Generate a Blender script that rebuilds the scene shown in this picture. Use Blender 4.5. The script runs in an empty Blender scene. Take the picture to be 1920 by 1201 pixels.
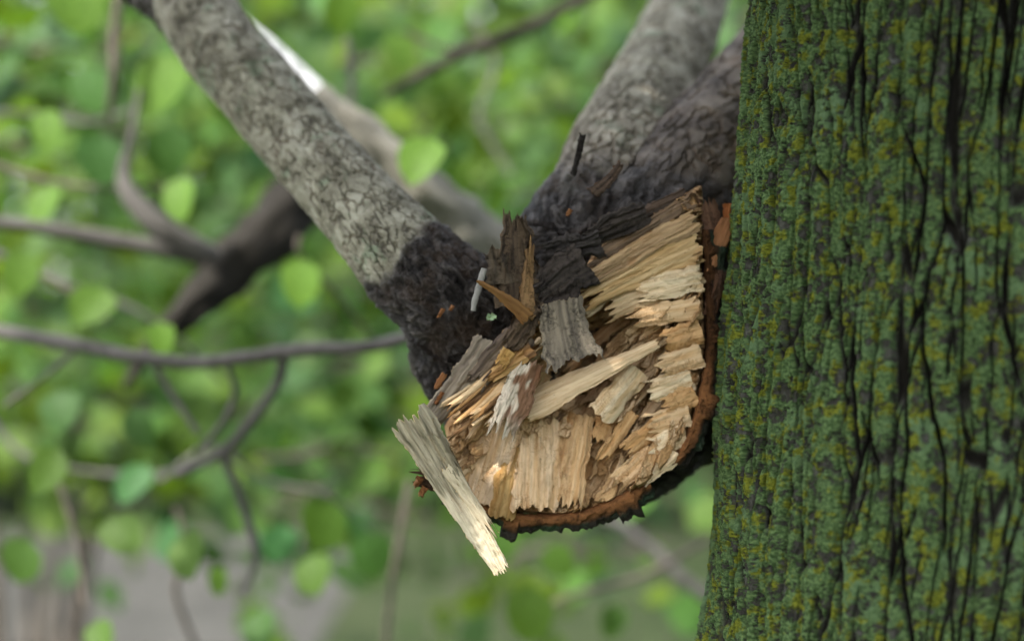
import bpy, math, random
import numpy as np
from mathutils import Vector, Matrix
R = math.radians
SC = bpy.context.scene
COL = SC.collection
random.seed(7); RNG = np.random.default_rng(11)

# ------------------------------------------------------------------ camera, sky, sun, exposure
K = 36/60/1920                      # picture pixels to metres at one metre
CAMZ = 1.5
def P(px, py, d):                   # a point d metres out along the view of picture position px,py
    return np.array([(px-960)*K*d, d, CAMZ-(py-600.5)*K*d])
cam = bpy.data.objects.new('camera', bpy.data.cameras.new('camera')); COL.objects.link(cam)
cam.location = (0, 0, CAMZ); cam.rotation_euler = (R(90), 0, 0)
cam.data.lens = 60; cam.data.sensor_width = 36; cam.data.clip_start = .02; cam.data.clip_end = 3000
cam.data.dof.use_dof = True; cam.data.dof.focus_distance = 1.11; cam.data.dof.aperture_fstop = 2.6
SC.camera = cam
SUN = np.array([-.50, -.42, .757]); SUN /= np.linalg.norm(SUN)
w = bpy.data.worlds.new('World'); SC.world = w; w.use_nodes = True
nt = w.node_tree; bg = nt.nodes['Background']
sky = nt.nodes.new('ShaderNodeTexSky'); sky.sky_type = 'NISHITA'; sky.sun_disc = False
sky.sun_elevation = math.asin(SUN[2]); sky.sun_rotation = math.atan2(SUN[0], SUN[1])
sky.dust_density = 3.0
hs = nt.nodes.new('ShaderNodeHueSaturation'); hs.inputs['Saturation'].default_value = .35      # thin bright cloud
nt.links.new(sky.outputs[0], hs.inputs['Color']); nt.links.new(hs.outputs[0], bg.inputs[0]); bg.inputs[1].default_value = .15
sl = bpy.data.lights.new('sun', 'SUN'); sl.energy = 2.3; sl.angle = R(.5); sl.color = (1, .94, .84)
so = bpy.data.objects.new('sun', sl); COL.objects.link(so)
so.rotation_euler = Vector(SUN).to_track_quat('Z', 'Y').to_euler()
SC.view_settings.view_transform = 'Standard'; SC.view_settings.look = 'None'
SC.view_settings.exposure = 2.25; SC.view_settings.gamma = 1
SC.render.engine = 'CYCLES'; SC.cycles.use_denoising = True
SC.cycles.max_bounces = 6; SC.cycles.transmission_bounces = 4; SC.cycles.transparent_max_bounces = 8
SC.cycles.sample_clamp_indirect = 4

# ------------------------------------------------------------------ noise in numpy
_perm = np.random.default_rng(3).permutation(256); _perm = np.concatenate([_perm]*3)
_gr = np.random.default_rng(4).normal(size=(256, 3)); _gr /= np.linalg.norm(_gr, axis=1)[:, None]
def perlin(p):
    p = np.asarray(p, float); i = np.floor(p).astype(int); f = p-i; i &= 255
    u = f*f*f*(f*(f*6-15)+10); out = 0
    for dx in (0, 1):
        for dy in (0, 1):
            for dz in (0, 1):
                h = _perm[_perm[_perm[(i[..., 0]+dx) & 255]+((i[..., 1]+dy) & 255)]+((i[..., 2]+dz) & 255)]
                g = _gr[h]
                d = g[..., 0]*(f[..., 0]-dx)+g[..., 1]*(f[..., 1]-dy)+g[..., 2]*(f[..., 2]-dz)
                out = out+d*(u[..., 0] if dx else 1-u[..., 0])*(u[..., 1] if dy else 1-u[..., 1])*(u[..., 2] if dz else 1-u[..., 2])
    return out*1.5
def fbm(p, o=4):
    p = np.asarray(p, float); s = 0; a = 1
    for k in range(o): s = s+a*perlin(p*2**k+17.3*k); a *= .5
    return s
def sstep(a, b, x):
    t = np.clip((x-a)/(b-a), 0, 1); return t*t*(3-2*t)
def st3(*a): return np.stack(np.broadcast_arrays(*a), -1).astype(float)

# ------------------------------------------------------------------ object helpers
OFF = {}
def tag(o, label=None, cat=None, group=None, kind=None):
    for k, v in (('label', label), ('category', cat), ('group', group), ('kind', kind)):
        if v: o[k] = v
    return o
def thing(name, loc, label, cat, group=None):
    o = bpy.data.objects.new(name, None); COL.objects.link(o); o.location = loc; o.empty_display_size = .05
    OFF[o.name] = np.array(loc, float)
    return tag(o, label, cat, group)
def mesh(name, V, F, mat, parent=None, uv=None, attrs=None, loc=None, smooth=True):
    V = np.asarray(V, float)
    off = OFF[parent.name] if parent else (np.array(loc, float) if loc is not None else np.zeros(3))
    me = bpy.data.meshes.new(name); F = np.asarray(F)
    me.vertices.add(len(V)); me.vertices.foreach_set('co', (V-off).astype(np.float32).ravel())
    n, m = F.shape
    me.loops.add(n*m); me.loops.foreach_set('vertex_index', F.astype(np.int32).ravel())
    me.polygons.add(n); me.polygons.foreach_set('loop_start', np.arange(0, n*m, m, dtype=np.int32))
    me.polygons.foreach_set('use_smooth', np.full(n, smooth))
    me.update(calc_edges=True)
    if uv is not None:
        l = me.uv_layers.new(name='UVMap'); l.data.foreach_set('uv', np.asarray(uv, np.float32)[F.ravel()].ravel())
    for k, a in (attrs or {}).items():
        a = np.asarray(a, np.float32)
        if a.ndim == 1: me.attributes.new(k, 'FLOAT', 'POINT').data.foreach_set('value', a)
        elif k == 'col':
            me.attributes.new(k, 'FLOAT_COLOR', 'POINT').data.foreach_set('color', np.c_[a, np.ones(len(a))].astype(np.float32).ravel())
        else: me.attributes.new(k, 'FLOAT_VECTOR', 'POINT').data.foreach_set('vector', a.ravel())
    me.materials.append(mat); me.validate(); me.update()
    o = bpy.data.objects.new(name, me); COL.objects.link(o)
    if parent: o.parent = parent
    elif loc is not None: o.location = loc
    OFF[o.name] = off
    return o
def grid_faces(nu, nv, wrap=False, base=0):
    i, j = np.meshgrid(np.arange(nu if wrap else nu-1), np.arange(nv-1), indexing='ij'); k = (i+1) % nu
    return np.stack([i*nv+j, k*nv+j, k*nv+j+1, i*nv+j+1], -1).reshape(-1, 4)+base
def catmull(pts, n):
    pts = np.asarray(pts, float); p = np.vstack([2*pts[0]-pts[1], pts, 2*pts[-1]-pts[-2]]); out = []
    for i in range(1, len(p)-2):
        t = np.linspace(0, 1, n, endpoint=False)[:, None]; a, b, c, d = p[i-1:i+3]
        out.append(.5*((2*b)+(c-a)*t+(2*a-5*b+4*c-d)*t*t+(3*b-a-3*c+d)*t**3))
    return np.vstack(out+[pts[-1][None]])
class MB:
    def __init__(s): s.V = []; s.F = []; s.UV = []; s.A = []; s.n = 0
    def add(s, V, F, UV=None, A=None):
        s.V.append(V); s.F.append(F+s.n); s.n += len(V)
        s.UV.append(UV if UV is not None else np.zeros((len(V), 2))); s.A.append(A if A is not None else np.zeros((len(V), 3)))
    def build(s, name, mat, parent=None, **k):
        return mesh(name, np.vstack(s.V), np.vstack(s.F), mat, parent, uv=np.vstack(s.UV), attrs={'col': np.vstack(s.A)}, **k)
def tube(mb, pts, n=8, sides=10, rough=.12, seed=0, col=(1, 1, 1), freq=14):
    """pts rows: x,y,z,radius in metres"""
    c = catmull(pts, n); p, r = c[:, :3], np.maximum(c[:, 3], 1e-4)
    t = np.gradient(p, axis=0); t /= np.linalg.norm(t, axis=1)[:, None]
    e1 = np.cross(t, [.13, .97, .21]); e1 /= np.linalg.norm(e1, axis=1)[:, None]; e2 = np.cross(t, e1)
    th = np.linspace(0, 2*math.pi, sides, endpoint=False)
    dirs = np.cos(th)[None, :, None]*e1[:, None]+np.sin(th)[None, :, None]*e2[:, None]
    L = np.concatenate([[0], np.cumsum(np.linalg.norm(np.diff(p, axis=0), axis=1))])
    nz = fbm(st3(np.cos(th)[None]*1.3+seed, np.sin(th)[None]*1.3, L[:, None]*freq), 3)
    V = p[:, None]+dirs*(r[:, None]*(1+rough*nz))[..., None]
    UV = st3(np.broadcast_to(th[None], nz.shape)*r.mean(), np.broadcast_to(L[:, None], nz.shape), 0)[..., :2]
    base = grid_faces(sides, len(p), wrap=True)
    V2 = V.transpose(1, 0, 2).reshape(-1, 3)
    mb.add(V2, base, UV.transpose(1, 0, 2).reshape(-1, 2), np.tile(np.asarray(col, float), (len(V2), 1)))

# ------------------------------------------------------------------ node helpers
class NT:
    def __init__(s, name, disp=False):
        s.m = bpy.data.materials.new(name); s.m.use_nodes = True; s.t = s.m.node_tree
        s.t.nodes.clear(); s.out = s.n('ShaderNodeOutputMaterial')
        if disp: s.m.displacement_method = 'BOTH'
    def n(s, typ, ins=None, **k):
        nd = s.t.nodes.new(typ)
        for a, b in k.items(): setattr(nd, a, b)
        for a, b in (ins or {}).items():
            if hasattr(b, 'is_output'): s.t.links.new(b, nd.inputs[a])
            else: nd.inputs[a].default_value = b
        return nd
    def attr(s, name, out='Fac'): return s.n('ShaderNodeAttribute', attribute_name=name).outputs[out]
    def uv(s): return s.n('ShaderNodeUVMap').outputs[0]
    def scale(s, v, xyz): return s.n('ShaderNodeVectorMath', {0: v, 1: xyz}, operation='MULTIPLY').outputs[0]
    def vadd(s, v, u): return s.n('ShaderNodeVectorMath', {0: v, 1: u}, operation='ADD').outputs[0]
    def noise(s, v, sc, det=4, rough=.55, dist=0, out=0):
        return s.n('ShaderNodeTexNoise', {'Vector': v, 'Scale': sc, 'Detail': det, 'Roughness': rough, 'Distortion': dist}).outputs[out]
    def vor(s, v, sc, feat='F1', out=0, rnd=1.0):
        return s.n('ShaderNodeTexVoronoi', {'Vector': v, 'Scale': sc, 'Randomness': rnd}, feature=feat).outputs[out]
    def mth(s, op, a, b=0.0, c=0.0, clamp=False):
        return s.n('ShaderNodeMath', {0: a, 1: b, 2: c}, operation=op, use_clamp=clamp).outputs[0]
    def ss(s, v, lo, hi, a=0.0, b=1.0):
        return s.n('ShaderNodeMapRange', {'Value': v, 'From Min': lo, 'From Max': hi, 'To Min': a, 'To Max': b}, interpolation_type='SMOOTHSTEP').outputs[0]
    def mix(s, f, a, b, typ='MIX'):
        nd = s.n('ShaderNodeMix', data_type='RGBA', blend_type=typ)
        for i, v in ((0, f), (6, a), (7, b)):
            if hasattr(v, 'is_output'): s.t.links.new(v, nd.inputs[i])
            else: nd.inputs[i].default_value = v if i == 0 else (*v, 1) if len(v) == 3 else v
        return nd.outputs[2]
    def ramp(s, f, stops):
        nd = s.n('ShaderNodeValToRGB', {0: f}); e = nd.color_ramp.elements
        while len(e) < len(stops): e.new(.5)
        for el, (p, c) in zip(e, stops): el.position = p; el.color = (*c, 1)
        return nd.outputs[0]
    def pbsdf(s, col, rough=.8, spec=.3, normal=None):
        ins = {'Base Color': col if hasattr(col, 'is_output') else (*col, 1), 'Roughness': rough, 'Specular IOR Level': spec}
        if normal is not None: ins['Normal'] = normal
        return s.n('ShaderNodeBsdfPrincipled', ins).outputs[0]
    def bump(s, h, dist=.001, st=1.0): return s.n('ShaderNodeBump', {'Height': h, 'Distance': dist, 'Strength': st}).outputs[0]
    def surf(s, sh): s.t.links.new(sh, s.out.inputs['Surface']); return s.m
    def disp(s, h, mid=0.0, sc=1.0):
        d = s.n('ShaderNodeDisplacement', {'Height': h, 'Midlevel': mid, 'Scale': sc})
        s.t.links.new(d.outputs[0], s.out.inputs['Displacement'])

def mat_trunk():
    s = NT('mossy_bark', True); uv = s.uv()
    wn = s.noise(s.scale(uv, (9, 4, 1)), 1, 3, .55, out=1)
    warp = s.vadd(uv, s.scale(s.n('ShaderNodeVectorMath', {0: wn, 1: (.5, .5, .5)}, operation='SUBTRACT').outputs[0], (.032, .09, 0)))
    wn2 = s.noise(s.scale(uv, (60, 34, 1)), 1, 3, .6, out=1)
    warp = s.vadd(warp, s.scale(s.n('ShaderNodeVectorMath', {0: wn2, 1: (.5, .5, .5)}, operation='SUBTRACT').outputs[0], (.0055, .008, 0)))
    e1 = s.vor(s.vadd(s.scale(warp, (64, 5.2, 1)), (7.3, 2.6, 0)), 1, 'DISTANCE_TO_EDGE')
    e2 = s.vor(s.scale(warp, (104, 10, 1)), 1, 'DISTANCE_TO_EDGE')
    m1 = s.ss(s.noise(s.scale(uv, (30, 10, 1)), 1, 3), .38, .56)
    m2 = s.ss(s.noise(s.vadd(s.scale(uv, (44, 16, 1)), (7, 3, 0)), 1, 3), .40, .56)
    f1 = s.mth('MULTIPLY', s.ss(e1, .0, .060, 1, 0), m1)
    f2 = s.mth('MULTIPLY', s.ss(e2, .0, .075, 1, 0), m2)
    fis = s.mth('MAXIMUM', f1, s.mth('MULTIPLY', f2, .70))
    round_ = s.ss(e1, .0, .36)
    # lichen patches, grainy edged
    gw = s.noise(s.scale(uv, (260, 260, 1)), 1, 3, .7)
    pat = s.noise(s.vadd(s.scale(uv, (84, 74, 1)), (3, 9, 0)), 1, 5, .66)
    pat = s.mth('ADD', pat, s.mth('MULTIPLY', s.mth('SUBTRACT', gw, .5), .55))
    lich = s.ss(pat, .40, .49)
    lich = s.mth('MULTIPLY', lich, s.ss(fis, .25, .6, 1, 0))
    blob = s.vor(s.scale(uv, (120, 112, 1)), 1, 'F1')
    hue = s.noise(s.vadd(s.scale(uv, (105, 84, 1)), (31, 4, 0)), 1, 4, .62)
    hue = s.mth('ADD', hue, s.mth('MULTIPLY', s.mth('SUBTRACT', blob, .45), -.12))
    yel = s.ss(hue, .50, .58)
    gr = s.vor(s.scale(uv, (430, 430, 1)), 1, 'SMOOTH_F1')
    gv = s.noise(s.scale(uv, (500, 500, 1)), 1, 2, .6)
    green = s.mix(s.ss(gv, .3, .7), (.029, .057, .019), (.112, .174, .068))
    green = s.mix(s.ss(s.noise(s.scale(uv, (24, 20, 1)), 1, 3), .5, .68), green, (.098, .158, .076))
    yello = s.mix(s.ss(gv, .3, .7), (.056, .072, .009), (.165, .178, .020))
    lc = s.mix(yel, green, yello)
    bark = s.ramp(s.noise(s.scale(uv, (170, 80, 1)), 1, 5, .7), [(.3, (.012, .012, .011)), (.5, (.04, .039, .033)), (.72, (.10, .10, .088))])
    grey = s.ss(s.noise(s.vadd(s.scale(uv, (34, 28, 1)), (5, 5, 0)), 1, 4, .6), .62, .70)
    bark = s.mix(s.mth('MULTIPLY', grey, s.ss(gw, .35, .6)), bark, (.15, .155, .15))
    col = s.mix(lich, bark, lc)
    col = s.mix(s.ss(fis, .35, .8), col, (.010, .009, .007))
    h = s.mth('MULTIPLY', fis, -.0068)
    h = s.mth('MULTIPLY_ADD', round_, .0050, h)
    h = s.mth('MULTIPLY_ADD', s.noise(s.scale(uv, (95, 60, 1)), 1, 5, .68), .0045, h)
    lh = s.mth('SUBTRACT', 1.15, gr)
    h = s.mth('MULTIPLY_ADD', s.mth('MULTIPLY', lich, lh), .0019, h)
    h = s.mth('MULTIPLY_ADD', gw, .0014, h)
    s.disp(h, .0, 1.0)
    return s.surf(s.pbsdf(col, .92, .12))

def mat_limb():
    s = NT('scaly_bark', True); v = s.attr('lc', 'Vector'); dk = s.attr('dark'); wd = s.attr('wood'); br = s.attr('brown')
    wn = s.noise(v, 60, 3, .6, out=1)
    wv = s.vadd(v, s.scale(s.n('ShaderNodeVectorMath', {0: wn, 1: (.5, .5, .5)}, operation='SUBTRACT').outputs[0], (.016, .016, .026)))
    e = s.vor(s.scale(wv, (170, 170, 66)), 1, 'DISTANCE_TO_EDGE')
    cellc = s.vor(s.scale(wv, (170, 170, 66)), 1, 'F1', 1)
    crack = s.mth('MULTIPLY', s.ss(e, .0, .15, 1, 0), s.ss(s.noise(v, 75, 3, .6), .36, .56))
    n1 = s.noise(s.scale(v, (1, 1, .45)), 330, 5, .7); n2 = s.noise(v, 42, 4, .6)
    plate = s.ramp(s.mth('MULTIPLY_ADD', s.mth('SUBTRACT', n1, .5), .5, n2), [(.34, (.135, .122, .085)), (.5, (.29, .275, .205)), (.66, (.46, .445, .36))])
    val = s.n('ShaderNodeSeparateColor', {0: cellc}).outputs[0]
    plate = s.mix(s.mth('MULTIPLY', val, .4), plate, (.15, .135, .11))
    moss = s.ss(s.noise(s.vadd(v, (3, 1, 2)), 38, 4, .65), .56, .66)
    plate = s.mix(s.mth('MULTIPLY', moss, .65), plate, (.20, .26, .17))
    plate = s.mix(s.mth('MULTIPLY', br, .85), plate, s.ramp(n2, [(.3, (.07, .052, .042)), (.5, (.17, .13, .105)), (.62, (.40, .345, .28)), (.7, (.36, .19, .09))]))
    plate = s.mix(s.mth('MULTIPLY', s.ss(br, .72, 1.0), .62), plate, s.mix(s.ss(n2, .42, .6), (.034, .025, .020), (.105, .080, .062)))
    plate = s.mix(s.mth('MULTIPLY', crack, .68), plate, s.mix(s.ss(n2, .45, .6), (.045, .036, .026), (.12, .07, .038)))
    # blackened torn bark near the break
    d1 = s.noise(s.scale(v, (1, 1, .5)), 120, 6, .68, 1.2); d2 = s.noise(v, 30, 4, .6)
    dark = s.ramp(d1, [(.34, (.006, .005, .005)), (.48, (.026, .021, .019)), (.58, (.065, .056, .053)), (.70, (.135, .118, .105))])
    dark = s.mix(s.ss(d2, .50, .64), dark, (.046, .031, .022))
    col = s.mix(dk, plate, dark)
    w1 = s.noise(s.scale(v, (1, 1, .3)), 140, 5, .6)
    wood = s.ramp(w1, [(.3, (.13, .07, .032)), (.5, (.30, .19, .10)), (.7, (.46, .33, .20))])
    col = s.mix(wd, col, wood)
    h = s.mth('MULTIPLY', s.mth('MULTIPLY', crack, s.mth('MULTIPLY_ADD', br, -.0016, -.0018)), s.mth('SUBTRACT', 1, dk))
    h = s.mth('MULTIPLY_ADD', s.mth('MULTIPLY', val, s.mth('SUBTRACT', 1, dk)), .0012, h)
    h = s.mth('MULTIPLY_ADD', n1, .0016, h)
    h = s.mth('MULTIPLY_ADD', s.mth('MULTIPLY', s.mth('SUBTRACT', d1, .55), dk), .013, h)
    h = s.mth('MULTIPLY_ADD', s.mth('MULTIPLY', s.ss(s.vor(s.scale(wv, (130, 130, 60)), 1), .2, .6), dk), .0025, h)
    s.disp(h, .002)
    rough = s.mth('MULTIPLY_ADD', dk, -.43, .85)
    rough = s.mth('MULTIPLY_ADD', s.mth('MULTIPLY', n1, wd), .4, rough)
    return s.surf(s.pbsdf(col, rough, .4))

def mat_wood(name='torn_wood', crumb=1.0):
    """torn wood: colour per vertex with grain along the v direction of the map"""
    s = NT(name); uv = s.uv(); c = s.attr('col', 'Color')
    g = s.noise(s.scale(uv, (900, 55, 1)), 1, 5, .62, .4); g2 = s.noise(s.scale(uv, (260, 22, 1)), 1, 4, .6, .8)
    bl = s.noise(s.scale(uv, (70, 40, 1)), 1, 4, .65)
    pit = s.vor(s.scale(uv, (420, 190, 1)), 1, 'F1')
    crumble = s.noise(s.scale(uv, (330, 260, 1)), 1, 5, .7)
    cr = s.ss(s.noise(s.vadd(s.scale(uv, (45, 30, 1)), (4, 4, 0)), 1, 3), .5, .6)
    col = s.mix(1.0, c, s.ramp(g, [(.25, (.76, .69, .62)), (.5, (.97, .96, .95)), (.75, (1.10, 1.10, 1.10))]), 'MULTIPLY')
    col = s.mix(s.mth('MULTIPLY', s.ss(g2, .52, .72), .5), col, s.mix(1.0, c, (.62, .44, .28), 'MULTIPLY'))
    col = s.mix(s.mth('MULTIPLY', s.ss(bl, .55, .7), .5), col, s.mix(1.0, c, (.78, .56, .36), 'MULTIPLY'))
    col = s.mix(s.mth('MULTIPLY', s.ss(pit, .03, .13, 1, 0), s.ss(bl, .42, .55)), col, s.mix(1.0, c, (.28, .18, .11), 'MULTIPLY'))
    cx_ = s.vor(s.vadd(s.scale(uv, (300, 420, 1)), s.scale(s.noise(s.scale(uv, (200, 200, 1)), 1, 3, .6, out=1), (1.2, 1.2, 0))), 1, 'DISTANCE_TO_EDGE')
    cx_ = s.mth('MULTIPLY', s.ss(cx_, 0, .16, 1, 0), s.ss(bl, .46, .6))
    col = s.mix(s.mth('MULTIPLY', cx_, .16*crumb), col, s.mix(1.0, c, (.42, .27, .16), 'MULTIPLY'))
    h = s.mth('MULTIPLY_ADD', g2, 1.0, s.mth('MULTIPLY', g, .6))
    h = s.mth('MULTIPLY_ADD', cx_, -.45*crumb, h)
    h = s.mth('MULTIPLY_ADD', s.mth('MULTIPLY', cr, crumble), 2.4*crumb, h)
    nb = s.bump(h, .0013, .9)
    return s.surf(s.pbsdf(col, .78, .25, nb))

def mat_rough(name, c, sc=200, dark=.35, bmp=.002, rough=.9, stretch=(1, 1, 1)):
    s = NT(name); v = s.n('ShaderNodeTexCoord').outputs['Object']; vc = s.attr('col', 'Color')
    n = s.noise(s.scale(v, stretch), sc, 6, .68, .5); n2 = s.noise(v, sc*.22, 4, .6)
    m = s.mth('MULTIPLY_ADD', s.mth('SUBTRACT', n2, .5), .8, n)
    lo = tuple(x*dark for x in c); hi = tuple(min(1, x*1.5) for x in c)
    col = s.mix(1.0, vc, s.ramp(m, [(.3, lo), (.5, c), (.72, hi)]), 'MULTIPLY')
    return s.surf(s.pbsdf(col, rough, .2, s.bump(n, bmp, .9)))

def mat_leaf(name, c, tr=.5):
    s = NT(name); oi = s.attr('col', 'Color')
    uv = s.uv()
    vein = s.noise(s.scale(uv, (1, 1, 1)), 9, 3)
    col = s.mix(1.0, oi, s.mix(s.ss(vein, .35, .65), tuple(x*.82 for x in c), tuple(x*1.15 for x in c)), 'MULTIPLY')
    tcol = s.mix(1.0, col, (1.25, 1.15, .45), 'MULTIPLY')
    a = s.pbsdf(col, .55, .18)
    t = s.n('ShaderNodeBsdfTranslucent', {'Color': tcol}).outputs[0]
    return s.surf(s.n('ShaderNodeMixShader', {0: tr, 1: a, 2: t}).outputs[0])

def mat_ground(name, cs, sc):
    s = NT(name); v = s.n('ShaderNodeTexCoord').outputs['Object']
    n = s.noise(v, sc, 6, .7); n2 = s.noise(v, sc*.08, 4, .6)
    m = s.mth('MULTIPLY_ADD', s.mth('SUBTRACT', n2, .5), .9, n)
    return s.surf(s.pbsdf(s.ramp(m, [(.3, cs[0]), (.5, cs[1]), (.7, cs[2])]), .95, .1, s.bump(n, .02)))

M_TRUNK = mat_trunk(); M_LIMB = mat_limb(); M_WOOD = mat_wood(); M_FIBRE = mat_wood('long_fibre', .12)
M_RIM = mat_rough('bark_edge', (1, 1, 1), 420, .35, .0022)
M_TWIG = mat_rough('twig_bark', (1, 1, 1), 90, .5, .002)
M_LEAF = mat_leaf('aspen_leaf', (.070, .138, .021))
M_LEAF2 = mat_leaf('shade_leaf', (.038, .088, .019), .4)
M_FAR = mat_leaf('wood_foliage', (.036, .080, .017), .35)
M_SHADED_GAP = mat_leaf('shaded_gap_leaf', (.016, .034, .012), .2)  # near-black leaf colour standing in for shade in a gap
M_GROUND = mat_ground('leaf_litter', [(.010, .016, .006), (.020, .030, .011), (.036, .042, .022)], 5)
M_PATH = mat_ground('gravel', [(.034, .034, .031), (.055, .055, .050), (.078, .076, .070)], 30)

# ------------------------------------------------------------------ ground
def sheet(name, x0, x1, y0, y1, z, mat, nx=2, ny=2, wob=0):
    x, y = np.meshgrid(np.linspace(x0, x1, nx), np.linspace(y0, y1, ny), indexing='ij')
    zz = np.full(x.shape, z)
    if wob:
        yy = y+wob*np.sin(x*.21+1)*1.0; y = yy
    o = mesh(name, st3(x, y, zz).reshape(-1, 3), grid_faces(nx, ny), mat); o['kind'] = 'structure'; return o
sheet('ground', -1500, 1500, -300, 2200, 0, M_GROUND)
pa = sheet('path', -40, -.9, 6.9, 11.8, .004, M_PATH, 60, 2, .35)

# ------------------------------------------------------------------ the old mossy tree
TR = dict(cx=.3125, cy=1.143, sl=.062, r=.160, dr=-.0100)
def trunk_axis(z): return TR['cx']+TR['sl']*(z-1.5), TR['cy']+.0*(z-1.5), np.maximum(.12, TR['r']+TR['dr']*(z-1.5))+.25*np.exp(-np.maximum(z, 0)*5)
old_tree = thing('old_tree', (TR['cx']-.09, TR['cy'], 0), 'thick upright tree trunk covered in green and yellow lichen with deep furrows', 'tree')
zz = np.concatenate([np.linspace(-.05, 1.2, 120, endpoint=False), np.linspace(1.2, 1.8, 860, endpoint=False), np.linspace(1.8, 4.5, 200)])
thv = np.concatenate([np.linspace(R(128), R(292), 820, endpoint=False), np.linspace(R(292), R(488), 130, endpoint=False)])
th, z = np.meshgrid(thv, zz, indexing='ij')
cx, cy, rr = trunk_axis(z)
rr = rr*(1+.035*perlin(st3(np.cos(th)*1.6, np.sin(th)*1.6, z*2.2)))+.004*perlin(st3(np.cos(th)*6, np.sin(th)*6, z*9))
V = st3(cx+rr*np.cos(th), cy+rr*np.sin(th), z).reshape(-1, 3)
F = grid_faces(len(thv), len(zz), wrap=True)
UV = st3(np.where(th > R(470), th, th)*TR['r'], z, 0)[..., :2].reshape(-1, 2)
mesh('trunk', V, F, M_TRUNK, old_tree, uv=UV)

# ------------------------------------------------------------------ leaves
def leaf_shape(nl=7, nw=5):
    s, t = np.meshgrid(np.linspace(0, 1, nl), np.linspace(-1, 1, nw), indexing='ij')
    wv = .52*np.sin(math.pi*np.clip(s, .0, 1)**.80)**.52*(1-.12*s)
    wv = np.maximum(wv, .004)
    x = t*wv; y = s*1.0-.08*np.abs(t)*(1-s)
    z = -.10*(s-.4)**2*2+.13*np.abs(t)*wv*1.3
    V = st3(x, y, z).reshape(-1, 3); F = grid_faces(nl, nw)
    # stalk
    k = len(V); q = np.array([[-.012, 0, 0], [.012, 0, 0], [.010, -.55, .06], [-.010, -.55, .06]])
    return np.vstack([V, q]), np.vstack([F, [[k, k+1, k+2, k+3]]]), np.vstack([st3(x, y, 0)[..., :2].reshape(-1, 2), q[:, :2]])
LV, LF, LUV = leaf_shape()
LV_S, LF_S, LUV_S = leaf_shape(4, 3)
def rand_frames(n, up=None, face=None, face_w=1.0, hang=.7):
    """rows: axis along the blade (hanging), blade normal (toward face)"""
    nrm = RNG.normal(size=(n, 3))*.62+np.asarray(face if face is not None else (-.3, -.75, .5))*face_w
    nrm /= np.linalg.norm(nrm, axis=1)[:, None]
    ax = RNG.normal(size=(n, 3))*.7+np.array([0, 0, -hang])
    ax -= nrm*(ax*nrm).sum(1)[:, None]; ax /= np.linalg.norm(ax, axis=1)[:, None]
    return ax, nrm
def leaf_cloud(name, pos, size, mat, parent, face=None, face_w=1.0, tint=.26, simple=True, stuff=False):
    n = len(pos); ax, nrm = rand_frames(n, face=face, face_w=face_w); sx = np.cross(ax, nrm)
    LVx, LFx, LUx = (LV_S, LF_S, LUV_S) if simple else (LV, LF, LUV)
    sz = size*RNG.uniform(.65, 1.2, n) if np.isscalar(size) else size
    pos = pos-ax*(sz*.42)[:, None]
    V = pos[:, None]+sz[:, None, None]*(LVx[None, :, 0:1]*sx[:, None]+LVx[None, :, 1:2]*ax[:, None]+LVx[None, :, 2:3]*nrm[:, None])
    F = LFx[None]+np.arange(n)[:, None, None]*len(LVx)
    g = RNG.uniform(1-tint, 1+tint, n); hue = RNG.uniform(-1, 1, n)
    c = np.stack([g*(1+.24*hue), g*(1+.03*hue), g*(1-.4*hue)], 1)
    return mesh(name, V.reshape(-1, 3), F.reshape(-1, F.shape[-1]), mat, parent, uv=np.tile(LUx, (n, 1))+np.repeat(RNG.uniform(0, 9, (n, 2)), len(LVx), 0),
                attrs={'col': np.repeat(c, len(LVx), 0)})
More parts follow.
